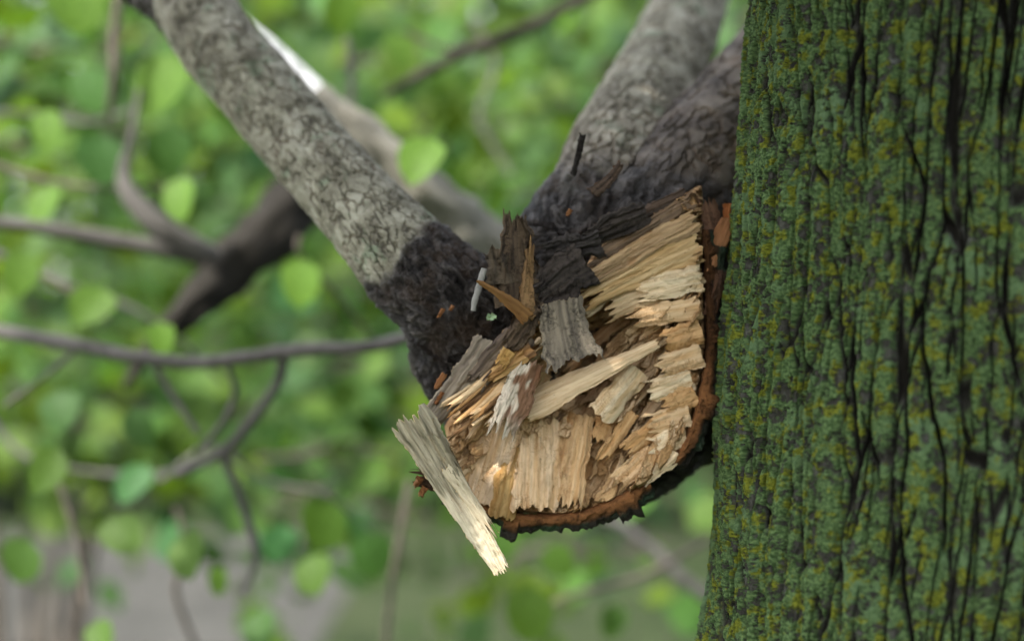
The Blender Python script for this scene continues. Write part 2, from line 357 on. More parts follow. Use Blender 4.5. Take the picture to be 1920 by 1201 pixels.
# crown of the old tree overhead: it shades the near scene; gaps cut along chosen sun rays; unseen leaf blockers added too
GAPS = [(P(908, 1010, 1.10), .018), (P(884, 965, 1.11), .008), (P(934, 1062, 1.10), .013), (P(936, 735, 1.12), .006), (P(1228, 605, 1.15), .012), (P(1165, 730, 1.14), .011), (P(868, 790, 1.13), .011),
        (P(560, 130, 1.78), .05), (P(792, 300, 1.72), .06), (P(562, 530, 1.9), .06), (P(80, 388, 1.95), .06), (P(340, 372, 1.93), .06)]
def crown_and_blocker_points():
    pts, szs = [], []
    def put(q, size): pts.append(q); szs.append(size*RNG.uniform(.7, 1.2, len(q)))
    c0 = np.array([.02, 1.2, 1.5])
    e1 = np.cross(SUN, [0, 0, 1]); e1 /= np.linalg.norm(e1); e2 = np.cross(e1, SUN)
    n = 5200
    a, b, t = RNG.uniform(-.85, .66, n), RNG.uniform(-.9, .85, n), RNG.uniform(1.15, 1.75, n)
    put(c0+a[:, None]*e1+b[:, None]*e2+t[:, None]*SUN, .085)
    n = 1500
    q = np.c_[RNG.uniform(-3.2, 3.6, n), RNG.uniform(-3.2, 2.4, n), RNG.uniform(3.0, 4.8, n)]
    put(q[fbm(q*.9, 2) > -.12], .085)
    n = 2600; put(np.c_[RNG.uniform(-1.0, 3.2, n), RNG.uniform(-2.2, -.9, n), RNG.uniform(.4, 3.2, n)], .085)  # unseen leaves behind the camera, added to block frontal light
    n = 1800; put(np.c_[RNG.uniform(1.0, 2.2, n), RNG.uniform(-1.5, 1.2, n), RNG.uniform(.4, 3.2, n)], .085)  # unseen leaves on the right, added to block light from that side
    # denser small leaves added up the sun rays to shade limb and break
    n = 6000
    a = np.c_[RNG.uniform(-.10, .20, n), RNG.uniform(1.08, 1.22, n), RNG.uniform(1.30, 1.64, n)]; put(a+RNG.uniform(1.0, 1.6, n)[:, None]*SUN, .05)
    n = 3000
    a = np.c_[RNG.uniform(.14, .36, n), RNG.uniform(.94, 1.2, n), RNG.uniform(1.26, 1.74, n)]; put(a+RNG.uniform(1.0, 1.6, n)[:, None]*SUN, .06)  # more added leaves, keeping sun flecks off the trunk
    q = np.vstack(pts); sz = np.concatenate(szs)
    for g, r in GAPS:
        d = q-g; al = d@SUN; off = np.linalg.norm(d-al[:, None]*SUN, axis=1)
        k = off > r+.36*sz; q = q[k]; sz = sz[k]
    # keep clear of the view
    v = q-np.array([0, 0, CAMZ]); inv = (v[:, 1] > 0) & (np.abs(v[:, 2]) < .26*v[:, 1]+.15) & (np.abs(v[:, 0]) < .40*v[:, 1]+.1)
    return q[~inv], sz[~inv]
CP, CS = crown_and_blocker_points()
leaf_cloud('crown', CP, CS, M_LEAF2, old_tree, face=(0, 0, 1), face_w=.8)  # overhead crown together with the unseen light-blocking leaves

# ------------------------------------------------------------------ the broken limb
D0 = 1.15; ZK = .00036
def Q(px, py, zp): return P(px, py, D0-zp*ZK)       # zp: steps toward the viewer of one pixel's size
def Qv(px, py, zp):
    d = D0-np.asarray(zp)*ZK
    return st3((px-960)*K*d, d, CAMZ-(py-600.5)*K*d)
root_loc = P(1080, 560, 1.22)
limb = thing('broken_limb', root_loc, 'fallen forked limb with a big splintered pale torn end wedged behind the lichen trunk', 'broken limb')
SK = {
 'left': [(310,-190,1.56,74),(350,-70,1.48,72),(385,50,1.41,72),(475,159,1.355,74),(585,289,1.30,75),(697,415,1.25,79),(770,495,1.225,87),(840,560,1.21,92),(930,610,1.22,110)],
 'up': [(1350,-190,1.80,62),(1305,-30,1.64,66),(1268,70,1.53,74),(1216,190,1.41,90),(1172,290,1.33,106),(1130,390,1.26,105),(1060,500,1.235,112)],
 'right': [(1590,-20,1.53,92),(1475,120,1.43,104),(1385,235,1.345,112),(1300,345,1.285,118),(1210,440,1.24,118)],
 'stubs': [(850,640,1.225,78),(875,690,1.225,85)],
 'mass': [(950,660,1.245,125),(1040,740,1.268,205),(1140,740,1.275,205),(1230,700,1.28,165),(1330,740,1.30,120)],
 'mass2': [(1060,500,1.235,112),(1210,520,1.25,130),(1235,690,1.275,120)],
 'plug': [(1250,560,1.27,110),(1350,520,1.295,105),(1350,690,1.30,115)],
 'spur': [(180,-80,1.50,26),(285,5,1.46,27),(375,75,1.42,22)],
}
FACE = np.array([(1312,352),(1250,385),(1180,425),(1120,470),(1085,530),(1020,590),(960,640),(905,690),(860,760),(838,800),(850,870),(880,935),(960,955),(1050,962),(1130,945),(1215,900),(1275,840),(1300,760),(1318,680),(1316,600),(1312,500),(1318,420)], float)
def in_poly(px, py, poly):
    ins = np.zeros(px.shape, bool); dmin = np.full(px.shape, 1e9)
    for (x1, y1), (x2, y2) in zip(poly, np.roll(poly, -1, 0)):
        c = ((y1 > py) != (y2 > py)) & (px < (x2-x1)*(py-y1)/(y2-y1+1e-9)+x1); ins ^= c
        t = np.clip(((px-x1)*(x2-x1)+(py-y1)*(y2-y1))/((x2-x1)**2+(y2-y1)**2), 0, 1)
        dmin = np.minimum(dmin, np.hypot(px-x1-t*(x2-x1), py-y1-t*(y2-y1)))
    return np.where(ins, -dmin, dmin)                # negative inside
DP = np.array([(1090,700,-165),(1130,640,-150),(1200,650,-70),(1050,760,-80),(1010,880,-60),(960,900,-50),(1080,880,-45),(1080,950,10),(1000,958,8),(1180,915,8),(1250,820,0),(1300,740,-10),(1310,600,-18),(1230,560,-45),(1200,470,-12),(1300,430,-14),(1300,360,-20),(1110,520,8),(1030,590,30),(960,650,40),(900,760,30),(870,860,18),(900,930,10),(970,740,-20)], float)
def dish(px, py):
    px, py = np.asarray(px, float), np.asarray(py, float); n = 0; s = 0
    for x, y, zv in DP:
        wt = 1/((px-x)**2+(py-y)**2+500)**1.5; n = n+wt*zv; s = s+wt
    return n/s
GP = np.array([(1250,420,-.86,.5),(1130,500,-.8,.6),(1270,560,-.93,.36),(1180,570,-.84,.54),(1250,680,-.80,.6),(1230,800,-.66,.75),(1150,760,-.6,.8),(1100,880,-.36,.93),(980,880,-.15,.98),(905,860,-.42,.9),(860,770,-.7,.7),(960,650,-.75,.66),(1050,700,-.7,.7)], float)
def grain(px, py):
    wt = 1/((px-GP[:, 0])**2+(py-GP[:, 1])**2+400)**1.3
    g = (wt[:, None]*GP[:, 2:]).sum(0); return g/np.linalg.norm(g)

def build_limb():
    h = .0021
    lo = np.array([-.34, 1.07, 1.30]); hi = np.array([.33, 1.66, 1.84])
    n = np.ceil((hi-lo)/h).astype(int)
    ax = [lo[i]+h*np.arange(n[i]) for i in range(3)]
    X, Y, Z = np.meshgrid(*[a.astype(np.float32) for a in ax], indexing='ij')
    f = np.full(X.shape, 1.0, np.float32)
    segs = []
    for nm, sk in SK.items():
        pts = np.array([np.r_[P(a, b, d), r*d*K] for a, b, d, r in sk])
        c = catmull(pts, 3)
        for a, b in zip(c[:-1], c[1:]):
            segs.append((nm, a, b))
            rm = max(a[3], b[3])+.035
            b0 = np.clip(((np.minimum(a[:3], b[:3])-rm-lo)/h).astype(int), 0, n); b1 = np.clip(((np.maximum(a[:3], b[:3])+rm-lo)/h).astype(int)+1, 0, n)
            if (b1 <= b0).any(): continue
            sl = tuple(slice(p, q) for p, q in zip(b0, b1))
            x, y, z_ = X[sl]-a[0], Y[sl]-a[1], Z[sl]-a[2]; d = b[:3]-a[:3]; L2 = d@d
            t = np.clip((x*d[0]+y*d[1]+z_*d[2])/L2, 0, 1)
            sd = np.sqrt((x-t*d[0])**2+(y-t*d[1])**2+(z_-t*d[2])**2)-(a[3]+t*(b[3]-a[3]))
            k = .010; g = f[sl]; hh = np.clip(.5+.5*(g-sd)/k, 0, 1)
            f[sl] = g+(sd-g)*hh-k*hh*(1-hh)
    # hollow out the torn end
    sl = (slice(None), slice(0, int((1.30-lo[1])/h)), slice(None))
    x, y, z_ = X[sl], Y[sl], Z[sl]
    px = x/(K*y)+960; py = 600.5-(z_-CAMZ)/(K*y)
    gx, gy = np.arange(760, 1420, 5.), np.arange(300, 1040, 5.); GX, GY = np.meshgrid(gx, gy, indexing='ij')
    pol = in_poly(GX, GY, FACE); dsh = dish(GX, GY)-8
    ix = np.clip(((px-760)/5).astype(int), 0, len(gx)-1); iy = np.clip(((py-300)/5).astype(int), 0, len(gy)-1)
    pd = pol[ix, iy]*.00036; dep = D0-dsh[ix, iy]*ZK
    cut = np.maximum(pd, y-dep)                     # inside polygon and in front of the dish: removed
    carve = np.zeros(f.shape, bool)
    carve[sl] = -cut > f[sl]-.004
    f[sl] = np.maximum(f[sl], -cut)
    # surface nets
    ins = f < 0
    cnt = np.zeros(tuple(n-1), np.int8)
    for i in (0, 1):
        for j in (0, 1):
            for k in (0, 1): cnt += ins[i:n[0]-1+i, j:n[1]-1+j, k:n[2]-1+k]
    act = np.argwhere((cnt > 0) & (cnt < 8)); idx = np.full(cnt.shape, -1, np.int64); idx[tuple(act.T)] = np.arange(len(act))
    acc = np.zeros((len(act), 3)); num = np.zeros(len(act))
    for axis in range(3):
        oth = [a for a in range(3) if a != axis]
        for i in (0, 1):
            for j in (0, 1):
                o = np.zeros(3, int); o[oth[0]] = i; o[oth[1]] = j; o2 = o.copy(); o2[axis] = 1
                fa = f[tuple((act+o).T)]; fb = f[tuple((act+o2).T)]; m = (fa < 0) != (fb < 0)
                t = np.where(m, fa/(fa-fb+1e-12), 0)
                pt = np.tile(o.astype(float), (len(act), 1)); pt[:, axis] = t
                acc[m] += pt[m]; num[m] += 1
    V = lo+h*(act+acc/num[:, None])
    F = []
    for axis in range(3):
        a, b = [(1, 2), (2, 0), (0, 1)][axis]
        s0 = [slice(None)]*3; s1 = [slice(None)]*3; s0[axis] = slice(0, -1); s1[axis] = slice(1, None)
        e = np.argwhere(ins[tuple(s0)] != ins[tuple(s1)])
        e = e[(e[:, a] > 0) & (e[:, b] > 0) & (e[:, a] < n[a]-1) & (e[:, b] < n[b]-1)]
        fl = ins[tuple(e.T)]
        da = np.zeros(3, int); db = np.zeros(3, int); da[a] = 1; db[b] = 1
        q = np.stack([idx[tuple((e-da-db).T)], idx[tuple((e-db).T)], idx[tuple(e.T)], idx[tuple((e-da).T)]], 1)
        q[~fl] = q[~fl][:, ::-1]; F.append(q)
    F = np.vstack(F); F = F[(F >= 0).all(1)]
    lab = np.arange(len(V)); E0 = np.vstack([F[:, [0, 1]], F[:, [1, 2]], F[:, [2, 3]], F[:, [3, 0]]])
    while True:
        old = lab.copy(); mn = np.minimum(lab[E0[:, 0]], lab[E0[:, 1]])
        np.minimum.at(lab, E0[:, 0], mn); np.minimum.at(lab, E0[:, 1], mn); lab = lab[lab]
        if (old == lab).all(): break
    big = np.bincount(lab).argmax(); keep = lab == big; new = np.cumsum(keep)-1
    F = new[F[keep[F].all(1)]]; V = V[keep]; act = act[keep]
    cv = carve[tuple(act.T)] & (V[:, 1] < 1.29)
    # relax a little
    E = np.vstack([F[:, [0, 1]], F[:, [1, 2]], F[:, [2, 3]], F[:, [3, 0]]])
    for it in range(3):
        sm = np.zeros_like(V); c = np.zeros(len(V))
        for k in range(3): sm[:, k] = np.bincount(E[:, 0], V[E[:, 1], k], len(V))+np.bincount(E[:, 1], V[E[:, 0], k], len(V))
        c = np.bincount(E[:, 0], minlength=len(V))+np.bincount(E[:, 1], minlength=len(V))
        V = V*.4+.6*sm/np.maximum(c, 1)[:, None]
    # nearest limb: local frame with z along the limb
    best = np.full(len(V), 1e9); lc = np.zeros((len(V), 3)); who = np.zeros(len(V), int); names = list(SK)
    for nm, a, b in segs:
        d = b[:3]-a[:3]; t = np.clip(((V-a[:3])@d)/(d@d), 0, 1)
        ds = np.linalg.norm(V-a[:3]-t[:, None]*d, axis=1)-(a[3]+t*(b[3]-a[3]))
        m = ds < best; best[m] = ds[m]; who[m] = names.index(nm)
    for k, nm in enumerate(names):
        pts = np.array([P(a, b, d) for a, b, d, r in SK[nm]]); axz = pts[-1]-pts[0]; axz /= np.linalg.norm(axz)
        e1 = np.cross(axz, [0, 1, 0]); e1 /= np.linalg.norm(e1); e2 = np.cross(axz, e1); m = who == k
        d = V[m]-root_loc; lc[m] = np.stack([d@e1, d@e2, d@axz], 1)+k*.37
        if nm in ('right', 'up'): lc[m] *= {'right': .55, 'up': .75}[nm]
    px = V[:, 0]/(K*V[:, 1])+960; py = 600.5-(V[:, 2]-CAMZ)/(K*V[:, 1])
    nz = fbm(V*45, 3)
    left = names.index('left'); up = names.index('up'); rt = names.index('right')
    # along the left limb the dark wood starts behind a ragged line
    along = (px-760)*.68+(py-470)*.73+24*nz
    dark = np.ones(len(V))
    sel = (who == left) | (who == names.index('spur')); dark[sel] = sstep(-14, 12, along+.10*(px-760))[sel]
    dark[who == names.index('spur')] = .85
    m = who == up; dark[m] = sstep(250, 345, py+28*nz+.15*(px-1180))[m]
    m = who == rt; dark[m] = sstep(330, 250, px*.5-py*.9+28*nz-0)[m]
    m = who == rt; dark[m] = sstep(250, 370, py+.25*(1250-px)+30*nz)[m]
    m = who == rt; dark[m] = np.maximum(dark, .16+.2*nz)[m]; brown = np.zeros(len(V)); brown[who == rt] = 1.0; m = who == up; brown[m] = sstep(110, 290, py+40*nz)[m]*.65
    N = None
    V = V+0
    lump = .0028*fbm(V*22, 3)
    d = V-np.array([0, 1.3, 1.5])
    V[:, 2] += lump*dark; V[:, 0] += .002*fbm(V*30+9, 3)*dark
    o = mesh('limb_bark', V, F, M_LIMB, limb, attrs={'lc': lc, 'dark': dark*(1-cv), 'wood': cv.astype(float), 'brown': brown})
    sub = o.modifiers.new('sub', 'SUBSURF'); sub.levels = 0; sub.render_levels = 1
    return o
build_limb()

# ---- torn wood pieces
PALE = (.83, .63, .40); CREAM = (.90, .76, .54); TAN = (.66, .43, .215); HONEY = (.52, .34, .14); BROWN = (.20, .115, .055); GREY = (.36, .31, .24); DARKB = (.055, .040, .030); ORANGE = (.42, .17, .055)
def shard(mb, root, tip, wr, wt, thick, col, col2=None, ns=26, ntt=13, rag=.18, ragr=.06, fib=2.0, bend=0.0, roll=0.0, seed=None, step=3.0, lift=0, mixf=None, side=None, curve=0.0, sr=.24):
    """a torn splinter; root/tip = (px,py,z); widths and thickness in the same small steps"""
    sd = random.uniform(0, 500) if seed is None else seed
    a, b = np.array(root, float), np.array(tip, float); d = b-a; L = np.linalg.norm(d[:2])+1e-6
    pl = np.array([-d[1], d[0]])/L
    s, t = np.meshgrid(np.linspace(0, 1, ns), np.linspace(-1, 1, ntt), indexing='ij')
    tc = t[0]
    blocky = lambda k, f: np.round(2.2*perlin(st3(tc*f+k, sd, 3.3)))/2.2*.6+.6*perlin(st3(tc*f*2.3+k, sd*.7, 8.1))
    s1 = 1-rag*np.clip(.5+blocky(1, 2.4), 0, 1.4); s0 = ragr*np.clip(.5+blocky(7, 2.4), 0, 1.4)
    S = s0[None]+s*(s1-s0)[None]
    rg = perlin(st3(S*3.1, sd+5, np.sign(t)*3))+.55*perlin(st3(S*9, sd+2, np.sign(t)*5))+.35*np.round(1.5*perlin(st3(S*6, sd+8, np.sign(t)*2)))
    wd = (wr+(wt-wr)*S)/2*np.clip(1+sr*rg, .35, 1.6)
    off = t*wd+bend*L*(S-S*S)*4+curve*(S**2)*L
    X = a[0]+d[0]*S+pl[0]*off*math.cos(roll); Yp = a[1]+d[1]*S+pl[1]*off*math.cos(roll)
    zc = a[2]+d[2]*S+off*math.sin(roll)+lift*(S-S*S)*4
    wm = max(wr, wt)/30
    fibre = fib*(1.2*perlin(st3(t*3.2*wm+sd, S*1.6, sd))+.6*perlin(st3(t*9*wm+sd, S*3.2, 4.4))+.3*perlin(st3(t*20*wm, S*6+sd, 1.7))+.5*fbm(st3(X*.09, Yp*.09, sd), 3))
    ledge = step*np.round(1.4*perlin(st3(t*1.8*wm+sd, S*2.2+sd*.3, 9.2)))
    dome = -thick*.28*np.abs(t)**2.5
    Zt = zc+fibre+ledge+dome+1.2*perlin(st3(X*.12, Yp*.12, sd))
    Zb = zc-thick*(1-.35*np.abs(t)**2)+.5*fibre
    c1 = np.array(col, float); c2 = np.array(col2 if col2 is not None else c1*np.array([.82, .70, .55]), float)
    mv = np.clip(.45+.9*perlin(st3(t*2.2*wm+sd, S*1.3, sd+2)), 0, 1) if mixf is None else mixf(S, t, X, Yp)
    C = c1+(c2-c1)*mv[..., None]
    U = st3(off*.00036+sd, S*L*.00036+sd*.13, 0)[..., :2]
    top = Qv(X, Yp, Zt).reshape(-1, 3); bot = Qv(X, Yp, Zb).reshape(-1, 3)
    Fg = grid_faces(ns, ntt); cf = C.reshape(-1, 3); uf = U.reshape(-1, 2)
    mb.add(top, Fg[:, ::-1], uf, cf); mb.add(bot, Fg, uf, cf*.8)
    sc = np.array(side if side is not None else c1*np.array([.92, .80, .62]))
    idx = np.arange(ns*ntt).reshape(ns, ntt)
    for ring in (idx[-1, :], idx[0, ::-1], idx[::-1, 0], idx[:, -1]):
        v1, v2 = top[ring], bot[ring]; n = len(ring)
        m1 = v1+(v2-v1)*.5+RNG.normal(size=v1.shape)*.0004
        VV = np.vstack([v1, m1, v2]); i = np.arange(n-1)
        FF = np.vstack([np.stack([i, i+n, i+n+1, i+1], 1), np.stack([i+n, i+2*n, i+2*n+1, i+n+1], 1)])
        uu = np.vstack([uf[ring], uf[ring]+[.004, .001], uf[ring]+[.009, .002]])
        mb.add(VV, FF, uu, np.tile(sc, (3*n, 1))*RNG.uniform(.85, 1.1, (3*n, 1)))
def piece(name, *a, parent=None, label=None, mat=None, **k):
    mb = MB(); shard(mb, *a, **k); o = mb.build(name, mat or (M_FIBRE if name in ('splinter', 'torn_strip', 'weathered_slab') else M_WOOD), parent or limb)
    if label: o['label'] = label
    return o

# the mass of broken fibre ends
def cells(u, v, seed):
    """nearest jittered cell: distance, second distance, offsets from the cell point, four random numbers of the cell"""
    iu, iv = np.floor(u).astype(int), np.floor(v).astype(int)
    b1 = np.full(u.shape, 1e9); b2 = b1.copy(); du = np.zeros(u.shape); dv = du.copy(); rn = np.zeros(u.shape+(4,))
    tab = np.random.default_rng(seed).uniform(size=(4096, 6))
    for i in (-1, 0, 1):
        for j in (-1, 0, 1):
            r = tab[((iu+i)*73+(iv+j)*1291) % 4096]
            x = u-(iu+i+.1+.8*r[..., 0]); y = v-(iv+j+.1+.8*r[..., 1]); d = np.hypot(x, y)
            m = d < b1; b2 = np.where(m, b1, np.minimum(b2, d)); b1 = np.where(m, d, b1)
            du = np.where(m, x, du); dv = np.where(m, y, dv); rn = np.where(m[..., None], r[..., 2:], rn)
    return b1, b2, du, dv, rn
def torn_field():
    """the broken end itself: fibre bundles snapped at many depths, all fanning out of the crotch"""
    st = 1.35
    xs, ys = np.arange(826, 1336, st), np.arange(340, 978, st); X, Y = np.meshgrid(xs, ys, indexing='ij')
    pd = in_poly(X, Y, FACE)
    wx = X+9*fbm(st3(X*.02, Y*.02, 1.), 3)+2.2*perlin(st3(X*.22, Y*.22, 5.)); wy = Y+9*fbm(st3(X*.02, Y*.02, 9.), 3)+2.2*perlin(st3(X*.22, Y*.22, 7.))
    ph = np.arctan2(wy-415, 1405-wx); r = np.hypot(wx-1405, wy-415)
    z = dish(X, Y)-6
    _, _, a1, b1, r1 = cells(ph/.115, r/150+3*np.sin(np.floor(ph/.115)*7.7), 1)
    z += (r1[..., 0]-.5)*58+b1*34+a1*(r1[..., 1]-.5)*40
    _, e2, a2, b2, r2 = cells(ph/.048, r/62+2*np.sin(np.floor(ph/.048)*3.1), 2)
    z += (r2[..., 0]-.5)*26+b2*17+a2*(r2[..., 1]-.5)*18
    _, e3, a3, b3, r3 = cells(ph/.017, r/26, 3)
    soft = sstep(-.15, .35, perlin(st3(X*.013, Y*.013, 4.4)))
    z += ((r3[..., 0]-.5)*9+b3*7)*(.25+.75*soft)
    z += 1.8*perlin(st3(ph*240, r*.022, 1.))+1.0*perlin(st3(ph*520, r*.05, 3.))+1.5*fbm(st3(X*.11, Y*.11, 2.), 3)*soft
    z = z-30*sstep(-2, 6, pd)
    ln = ((X-1312)*(590-352)-(Y-352)*(1020-1312))/np.hypot(238, 292)
    z = z-34*sstep(85, 40, np.abs(ln))
    gx, gy = np.gradient(z, st); gm = np.hypot(gx, gy)
    endg = sstep(.9, 2.6, gm)[..., None]                       # snapped ends and crumbly sides are browner than the split faces
    base = np.array(PALE)*(.80+.36*r2[..., 2:3]); base = base+(np.array(TAN)-base)*(sstep(.45, .9, r1[..., 2:3]*.6+r2[..., 3:4]*.55))
    blot = sstep(.05, .6, fbm(st3(X*.016, Y*.016, 12.), 3))[..., None]; base = base*(1-blot*np.array([.16, .26, .38]))
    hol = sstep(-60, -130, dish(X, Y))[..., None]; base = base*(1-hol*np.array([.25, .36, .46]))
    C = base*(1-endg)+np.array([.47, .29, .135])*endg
    nx, ny = X.shape; F = grid_faces(nx, ny)[:, ::-1]; ok = (pd.ravel()[F] < 5).all(1)
    V = Qv(X, Y, z).reshape(-1, 3); U = st3(ph*500*.00036, r*.00036, 0)[..., :2].reshape(-1, 2)
    used = np.zeros(len(V), bool); used[F[ok].ravel()] = True; new = np.cumsum(used)-1
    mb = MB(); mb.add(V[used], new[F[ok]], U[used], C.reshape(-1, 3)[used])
    tries = 0; pts = []
    while len(pts) < 62 and tries < 9000:
        tries += 1; x, y = random.uniform(860, 1320), random.uniform(370, 940)
        if in_poly(np.array([x]), np.array([y]), FACE)[0] > -16 or any((x-u)**2+(y-v)**2 < 34**2 for u, v in pts): continue
        if y > 820 and x < 1150: continue
        pts.append((x, y))
    for x, y in pts:
        g = grain(x, y); L = random.uniform(40, 120); wd = random.uniform(10, 34); c = np.array([x, y])
        a = c-g*L*.55; b = c+g*L*.45
        for e in (a, b):
            for _ in range(12):
                if in_poly(np.array([e[0]]), np.array([e[1]]), FACE)[0] > -6: e += (c-e)*.15
        cc = np.array(random.choice([PALE, CREAM, TAN, (.58, .43, .28)]))*random.uniform(.85, 1.05)
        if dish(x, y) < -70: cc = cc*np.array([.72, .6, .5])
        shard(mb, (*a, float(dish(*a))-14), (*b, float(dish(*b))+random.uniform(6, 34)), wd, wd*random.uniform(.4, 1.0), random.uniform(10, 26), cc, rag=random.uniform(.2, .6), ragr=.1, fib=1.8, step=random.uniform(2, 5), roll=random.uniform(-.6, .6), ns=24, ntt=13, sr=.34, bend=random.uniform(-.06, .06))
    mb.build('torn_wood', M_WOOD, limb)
torn_field()
# ledges along the right wall and blocks at the lower edge
for a in [((1318,520,2),(1190,548,6),52,44,20,CREAM),((1316,575,0),(1172,600,2),46,38,22,PALE),((1318,620,-2),(1236,640,8),50,40,24,TAN),
          ((1318,662,-4),(1228,690,12),48,40,22,PALE),((1300,705,-8),(1206,738,16),46,42,24,CREAM),((1306,735,-4),(1240,765,10),50,44,22,TAN),
          ((1296,775,0),(1205,800,18),52,40,24,PALE),((1288,812,4),(1212,842,20),46,42,22,CREAM),((1252,780,2),(1160,855,16),30,30,20,TAN),
          ((1225,840,6),(1150,915,18),40,38,20,PALE),((1190,770,-6),(1120,870,12),26,22,18,TAN),((1270,845,8),(1195,905,18),40,30,18,CREAM)]:
    piece('wood_ledge', *a, rag=.30, fib=1.6, step=4)
piece('wood_block', (1200,690,0), (1120,785,34), 52, 50, 44, CREAM, rag=.10, fib=1.0, step=1, side=(.50,.33,.17))
piece('wood_block', (1150,760,-30), (1120,830,-4), 40, 36, 30, TAN, rag=.2)
for bl in [((1006,775,-30),(1000,962,38),104,92,46,(.82,.62,.40),dict(rag=.10,ragr=.14,fib=1.6,step=4,ns=60,ntt=44,roll=.10)),
           ((1092,770,-36),(1056,955,28),60,70,40,(.72,.51,.29),dict(rag=.16,fib=2.0,step=5,ns=54,ntt=32,roll=-.40)),
           ((972,830,-10),(938,974,46),72,54,50,HONEY,dict(rag=.08,fib=2.0,step=3,ns=44,ntt=26,roll=.5,side=(.40,.23,.08))),
           ((950,752,-20),(888,944,28),108,78,30,(.78,.60,.41),dict(rag=.05,ragr=.02,fib=.8,step=1,ns=50,ntt=30,roll=-.30,sr=.08)),
           ((868,830,0),(846,900,10),40,40,30,(.34,.23,.13),dict(rag=.2,fib=2,step=4))]:
    piece('wood_block', *bl[:6], **bl[6])
# sloping wood below the upper edge and the weathered band above it
piece('torn_strip', (1316,455,-6), (1075,575,22), 62, 46, 24, (.68,.51,.29), (.52,.33,.14), rag=.2, sr=.30, fib=2.2, step=3, ns=60, ntt=22, bend=.03)
piece('torn_strip', (1318,505,-14), (1120,590,0), 52, 46, 24, (.60,.47,.30), rag=.25, fib=1.8, step=3, ns=50, ntt=20)
piece('torn_strip', (1312,408,-2), (1060,560,30), 46, 30, 20, (.52,.36,.20), (.30,.20,.115), rag=.25, sr=.35, fib=3.0, step=5, ns=70, ntt=20, bend=.02)
piece('torn_strip', (1306,376,-16), (1080,505,16), 36, 26, 22, (.27,.18,.11), (.12,.085,.06), rag=.3, sr=.4, fib=4, step=6, ns=70, ntt=18)
piece('torn_strip', (1290,360,-30), (1090,455,-4), 24, 20, 20, (.13,.085,.06), (.05,.038,.03), rag=.2, fib=4, step=4, ns=60, ntt=12)
# left margin: weathered slabs and a brush of thin splinters
piece('weathered_slab', (925,640,38), (800,795,40), 62, 40, 24, GREY, (.16,.125,.095), rag=.12, fib=3.4, step=4, ns=50, ntt=20)
piece('weathered_slab', (985,620,52), (880,725,52), 60, 44, 24, (.22,.165,.115), (.07,.05,.04), rag=.2, fib=4, step=5, ns=44, ntt=20)
piece('weathered_slab', (1000,650,56), (915,705,60), 34, 24, 22, (.45,.25,.10), (.14,.08,.05), rag=.35, fib=4, step=5)
for k in range(26):
    u = k/25; x0 = 930+u*60+random.uniform(-14, 14); y0 = 690+u*30+random.uniform(-16, 16); L = random.uniform(90, 150)
    g = np.array([-.74, .67])+RNG.normal(size=2)*.07
    piece('splinter', (x0, y0, 34+random.uniform(-8, 14)), (x0+g[0]*L, y0+g[1]*L, 50+random.uniform(-14, 22)), random.uniform(9, 17), random.uniform(4, 9), 8,
          random.choice([PALE, TAN, (.30,.19,.10), BROWN, (.62,.50,.33)]), rag=.2, fib=1.5, step=1, ns=26, ntt=6, bend=random.uniform(-.05, .05))
# single pieces that stand out
def weather_and_sun(S, t, X, Y):  # grey weathering on the upper part; sun on the lower painted in as paler
    k = perlin(st3(t*9, S*3, 8.))+.7*perlin(st3(t*26, S*9, 3.))
    return (1-sstep(.50, .56, S+.05*t+.10*perlin(st3(t*3, S*2, 5))))*(.75+.55*k)+.12*np.clip(k, 0, 1)
piece('splinter', (764,770,96), (946,1078,96), 84, 30, 22, (.72,.64,.48), (.25,.225,.155), rag=.045, ragr=.13, sr=.13, fib=2.2, step=4, ns=90, ntt=30, mixf=weather_and_sun, seed=41.3, roll=-.15, label='long weathered splinter hanging from the lower left of the break')
piece('splinter', (972,772,30), (1242,640,44), 66, 16, 26, (.86,.68,.45), (.62,.43,.25), rag=.05, fib=2.2, step=1, ns=70, ntt=18, roll=.35, label='long straight splinter lying across the hollow of the break')
piece('splinter', (836,870,104), (935,1012,104), 30, 16, 14, (.74,.66,.50), (.52,.43,.28), rag=.3, fib=2, step=3, ns=50, ntt=12)
piece('splinter', (800,790,102), (872,912,104), 26, 18, 12, (.36,.32,.22), (.17,.15,.10), rag=.4, ragr=.3, fib=2, step=3, ns=40, ntt=12)
piece('splinter', (998,668,62), (932,826,78), 66, 54, 28, (.66,.58,.47), (.24,.13,.075), rag=.30, ragr=.15, sr=.30, fib=2.4, step=5, ns=60, ntt=30,
      mixf=lambda S, t, X, Y: sstep(-.12, .2, t*-.8+.9*perlin(st3(t*2.5, S*5, 2.))+.05)*sstep(1.0, .6, S), label='stout splinter with white and red-brown streaks')
piece('splinter', (992,600,92), (892,526,128), 30, 5, 12, (.30,.16,.055), (.20,.10,.035), rag=.03, fib=1.4, step=0, ns=30, ntt=8, bend=.05, label='thin brown spike pointing up left')
piece('splinter', (1065,800,-40), (1000,870,-8), 26, 16, 14, TAN, rag=.2)
piece('wood_block', (1010,690,0), (985,735,14), 60, 50, 26, (.58,.42,.24), rag=.3)
piece('splinter', (985,660,64), (905,720,72), 30, 22, 20, (.62,.40,.17), (.30,.15,.05), rag=.4, fib=4, step=5)
